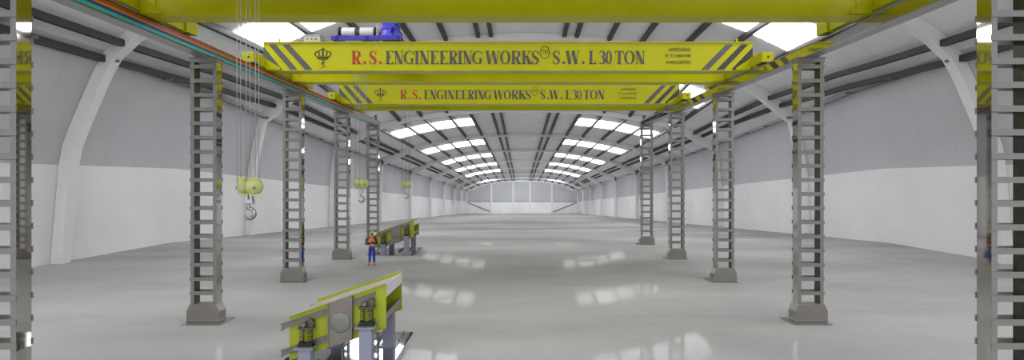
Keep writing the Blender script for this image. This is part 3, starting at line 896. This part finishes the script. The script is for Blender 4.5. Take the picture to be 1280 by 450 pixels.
def make_worker():
    t = empty('person', (0, 0, 0))
    # facing -y. joints; ankles on the ground line, arms folded on the chest
    V = [(0, 0, .95), (0, .0, 1.12), (0, .01, 1.30), (0, .015, 1.42), (0, .0, 1.50), (0, -.005, 1.58), (0, -.01, 1.68)]
    Ed = [(i, i + 1) for i in range(6)]; Rd = [(.15, .11), (.135, .10), (.165, .11), (.12, .09), .055, (.072, .085), (.07, .08)]
    def addc(pts, rad, frm):
        p = frm
        for v, r in zip(pts, rad):
            V.append(v); Rd.append(r); Ed.append((p, len(V) - 1)); p = len(V) - 1
        return p
    legs = {}
    for s in (-1, 1):
        addc([(s * .09, 0, .90), (s * .11, -.005, .50), (s * .125, .01, .10), (s * .135, -.05, .045), (s * .145, -.13, .04)], [.09, .06, .042, .04, .035], 0)
        if s < 0:
            addc([(s * .19, .01, 1.41), (s * .27, .02, 1.13), (s * .10, -.17, 1.14), (.05, -.19, 1.19)], [.062, .05, .038, .03], 3)
        else:
            addc([(s * .19, .01, 1.41), (s * .27, .02, 1.13), (s * .10, -.21, 1.19), (-.05, -.20, 1.235)], [.062, .05, .038, .03], 3)
    body = skin_obj('body', V, Ed, Rd, M['skin'], t)
    # hands: palm and fingers wrapping the opposite upper arm
    for s, px, pz, py in ((-1, .10, 1.20, -.19), (1, -.10, 1.245, -.20)):
        b = MB(); d = -s
        b.tube([(px - d * .05, py, pz), (px - d * .01, py - .005, pz), (px + d * .03, py, pz)], [.026, .034, .03], 8)
        for i in range(4):
            z = pz + .03 - i * .02
            b.tube([(px + d * .02, py - .004, z), (px + d * .055, py + .004, z), (px + d * (.085 - abs(i - 1.3) * .005), py + .028, z)], [.010, .009, .007], 6)
        b.tube([(px - d * .02, py, pz + .02), (px + d * .01, py - .012, pz + .05), (px + d * .035, py - .004, pz + .065)], [.012, .010, .008], 6)
        b.build('hand', M['skin'], body)
    # face: nose, ears, eyes, beard
    b = MB(); b.tube([(0, -.085, 1.655), (0, -.108, 1.625), (0, -.10, 1.615)], [.007, .014, .01], 8)
    b.build('nose', M['skin'], body)
    for s in (-1, 1):
        b = MB(); b.lathe([(.005, -.008), (.022, -.004), (.026, .004), (.01, .01)], (s * .078, .0, 1.635), 'x', 10); b.build('ear', M['skin'], body)
        b = MB(); b.lathe([(.003, -.006), (.009, -.003), (.009, .003), (.003, .006)], (s * .03, -.088, 1.655), 'y', 8); b.build('eye', M['dark_paint'], body)
    b = MB(); b.tube([(-.02, -.092, 1.588), (0, -.096, 1.586), (.02, -.092, 1.588)], .005, 6); b.build('mouth', M['red_paint'], body)
    b = MB(); b.lathe([(.086, 1.60), (.088, 1.66), (.084, 1.70)], (0, .012, 0), 'z', 16); b.build('hair', M['hair'], t)
    # shirt with sleeves
    V2 = [(0, 0, 1.00), (0, 0, 1.15), (0, .01, 1.31), (0, .015, 1.43), (0, .005, 1.48)]; E2 = [(i, i + 1) for i in range(4)]
    R2 = [(.16, .12), (.155, .12), (.18, .13), (.13, .10), .066]
    for s in (-1, 1):
        pts = [(s * .20, .01, 1.41), (s * .28, .02, 1.13), (s * .12, -.165 if s < 0 else -.205, 1.14 if s < 0 else 1.19), (.0 if s < 0 else .01, -.19 if s < 0 else -.215, 1.175 if s < 0 else 1.22)]
        p = 3
        for v, r in zip(pts, [.075, .062, .05, .042]):
            V2.append(v); R2.append(r); E2.append((p, len(V2) - 1)); p = len(V2) - 1
    skin_obj('shirt', V2, E2, R2, M['shirt'], t)
    # vest as an open lathe-like shell, elliptical
    b = MB(); n = 28; rows = [(.98, .175, .135), (1.05, .172, .132), (1.18, .172, .134), (1.30, .190, .142), (1.38, .182, .13), (1.44, .14, .105), (1.475, .085, .08)]
    for i in range(len(rows) - 1):
        for k in range(n):
            a0, a1 = 2 * pi * k / n, 2 * pi * (k + 1) / n; am = (a0 + a1) / 2
            if rows[i][0] > 1.25 and rows[i][0] < 1.44 and abs(cos(am)) > .93: continue
            q = []
            for (z, rx, ry), a in ((rows[i], a0), (rows[i], a1), (rows[i + 1], a1), (rows[i + 1], a0)):
                q.append((rx * cos(a), .008 + ry * sin(a), z))
            b.add(q, [(0, 1, 2, 3)], 0, True)
    v = b.build('safety_vest', M['vest'], t)
    md = v.modifiers.new('Solid', 'SOLIDIFY'); md.thickness = .012; md.offset = 1
    b = MB(); b.lathe([(1, 1.07), (1.0, 1.11)], (0, 0, 0), 'z', 28)
    for i in range(len(b.v)): x, y, z = b.v[i]; b.v[i] = (x * .187, .008 + y * .148, z)
    b.f = b.f[:-2]; b.mi = b.mi[:-2]; b.smooth = b.smooth[:-2]
    b.build('reflective_band', M['vest_band'], v)
    # trousers
    V3 = [(0, 0, 1.02), (0, 0, .95)]; E3 = [(0, 1)]; R3 = [(.155, .115), (.16, .125)]
    for s in (-1, 1):
        p = 1
        for vv, r in zip([(s * .095, 0, .86), (s * .115, -.005, .50), (s * .13, .01, .10)], [.10, .078, .066]):
            V3.append(vv); R3.append(r); E3.append((p, len(V3) - 1)); p = len(V3) - 1
    skin_obj('trousers', V3, E3, R3, M['trousers'], t)
    for s in (-1, 1):
        b = MB(); x = s * .138
        b.tube([(x - s * .006, .07, .045), (x - s * .004, .03, .055), (x, -.04, .055), (x + s * .008, -.12, .045), (x + s * .012, -.17, .035)], [.035, .052, .052, .046, .022], 10)
        b.box(x - .045, x + .055, -.17, .09, 0, .02)
        b.build('shoe', M['shoe'], t)
    b = MB(); prof_ = [(.112, 1.685), (.112, 1.695), (.104, 1.70), (.102, 1.74), (.088, 1.785), (.055, 1.81), (.01, 1.818)]
    b.lathe(prof_, (0, 0, 0), 'z', 24)
    b.box(-.014, .014, -.085, .09, 1.79, 1.822)
    b.prism([(-.09, -.08), (.09, -.08), (.065, -.14), (-.065, -.14)], 1.685, 1.695, 'z')
    b.build('hard_hat', M['helmet'], t)
    return t
wk = make_worker(); wk.location = (-7.28, 29.1, 0); wk.scale = (.97,) * 3
wk.rotation_euler = (0, 0, R(-8))
tag(wk, 'person standing with folded arms in yellow hard hat, orange vest and blue trousers', 'person')

# ------------------------------------------------------------------ light, camera
wd = bpy.data.worlds.new('World'); sc.world = wd; wd.use_nodes = True
bg = wd.node_tree.nodes['Background']; bg.inputs[0].default_value = (.96, .98, 1, 1); bg.inputs[1].default_value = 1.35

sun = bpy.data.lights.new('Sun', 'SUN'); sun.energy = 1.3; sun.angle = R(70)  # soft fill added behind the camera to brighten crane fronts and end wall
so = bpy.data.objects.new('Sun', sun); col.objects.link(so); so.rotation_euler = (R(90 - 6), 0, 0); so.location = (0, -60, 30)
# added fill lights, hidden behind the rafters to brighten the far end wall
for d, p in ((122.0, 2500), (149.0, 3000), (176.0, 3500), (204.0, 8000), (226.0, 11000)):
    for s in (-1, 1):
        ar = bpy.data.lights.new('High bay lamp', 'AREA'); ar.shape = 'RECTANGLE'; ar.size = 14; ar.size_y = .8; ar.energy = p * .16
        ao = bpy.data.objects.new('High bay lamp', ar); col.objects.link(ao)
        ao.location = (xc(d) + s * 9, d + .8, fz(d) + roof_h(d, .36) - 1.6); ao.rotation_euler = (R(50), 0, 0)
cam = bpy.data.cameras.new('Camera'); co = bpy.data.objects.new('Camera', cam); col.objects.link(co)
co.location = (0, 0, CAMZ); co.rotation_euler = (R(90), 0, 0)
cam.sensor_width = 36; cam.lens = 36 * 700 / 1280; cam.clip_end = 1000; cam.clip_start = .05
sc.camera = co
sc.view_settings.view_transform = 'Standard'; sc.view_settings.look = 'None'
sc.view_settings.gamma = 1; sc.view_settings.use_curve_mapping = False
sc.view_settings.exposure = 0.0
cy = sc.cycles
cy.max_bounces = 10; cy.diffuse_bounces = 5; cy.glossy_bounces = 5
cy.caustics_reflective = False; cy.caustics_refractive = False
cy.sample_clamp_indirect = 4
cy.use_denoising = True
bpy.context.view_layer.update()
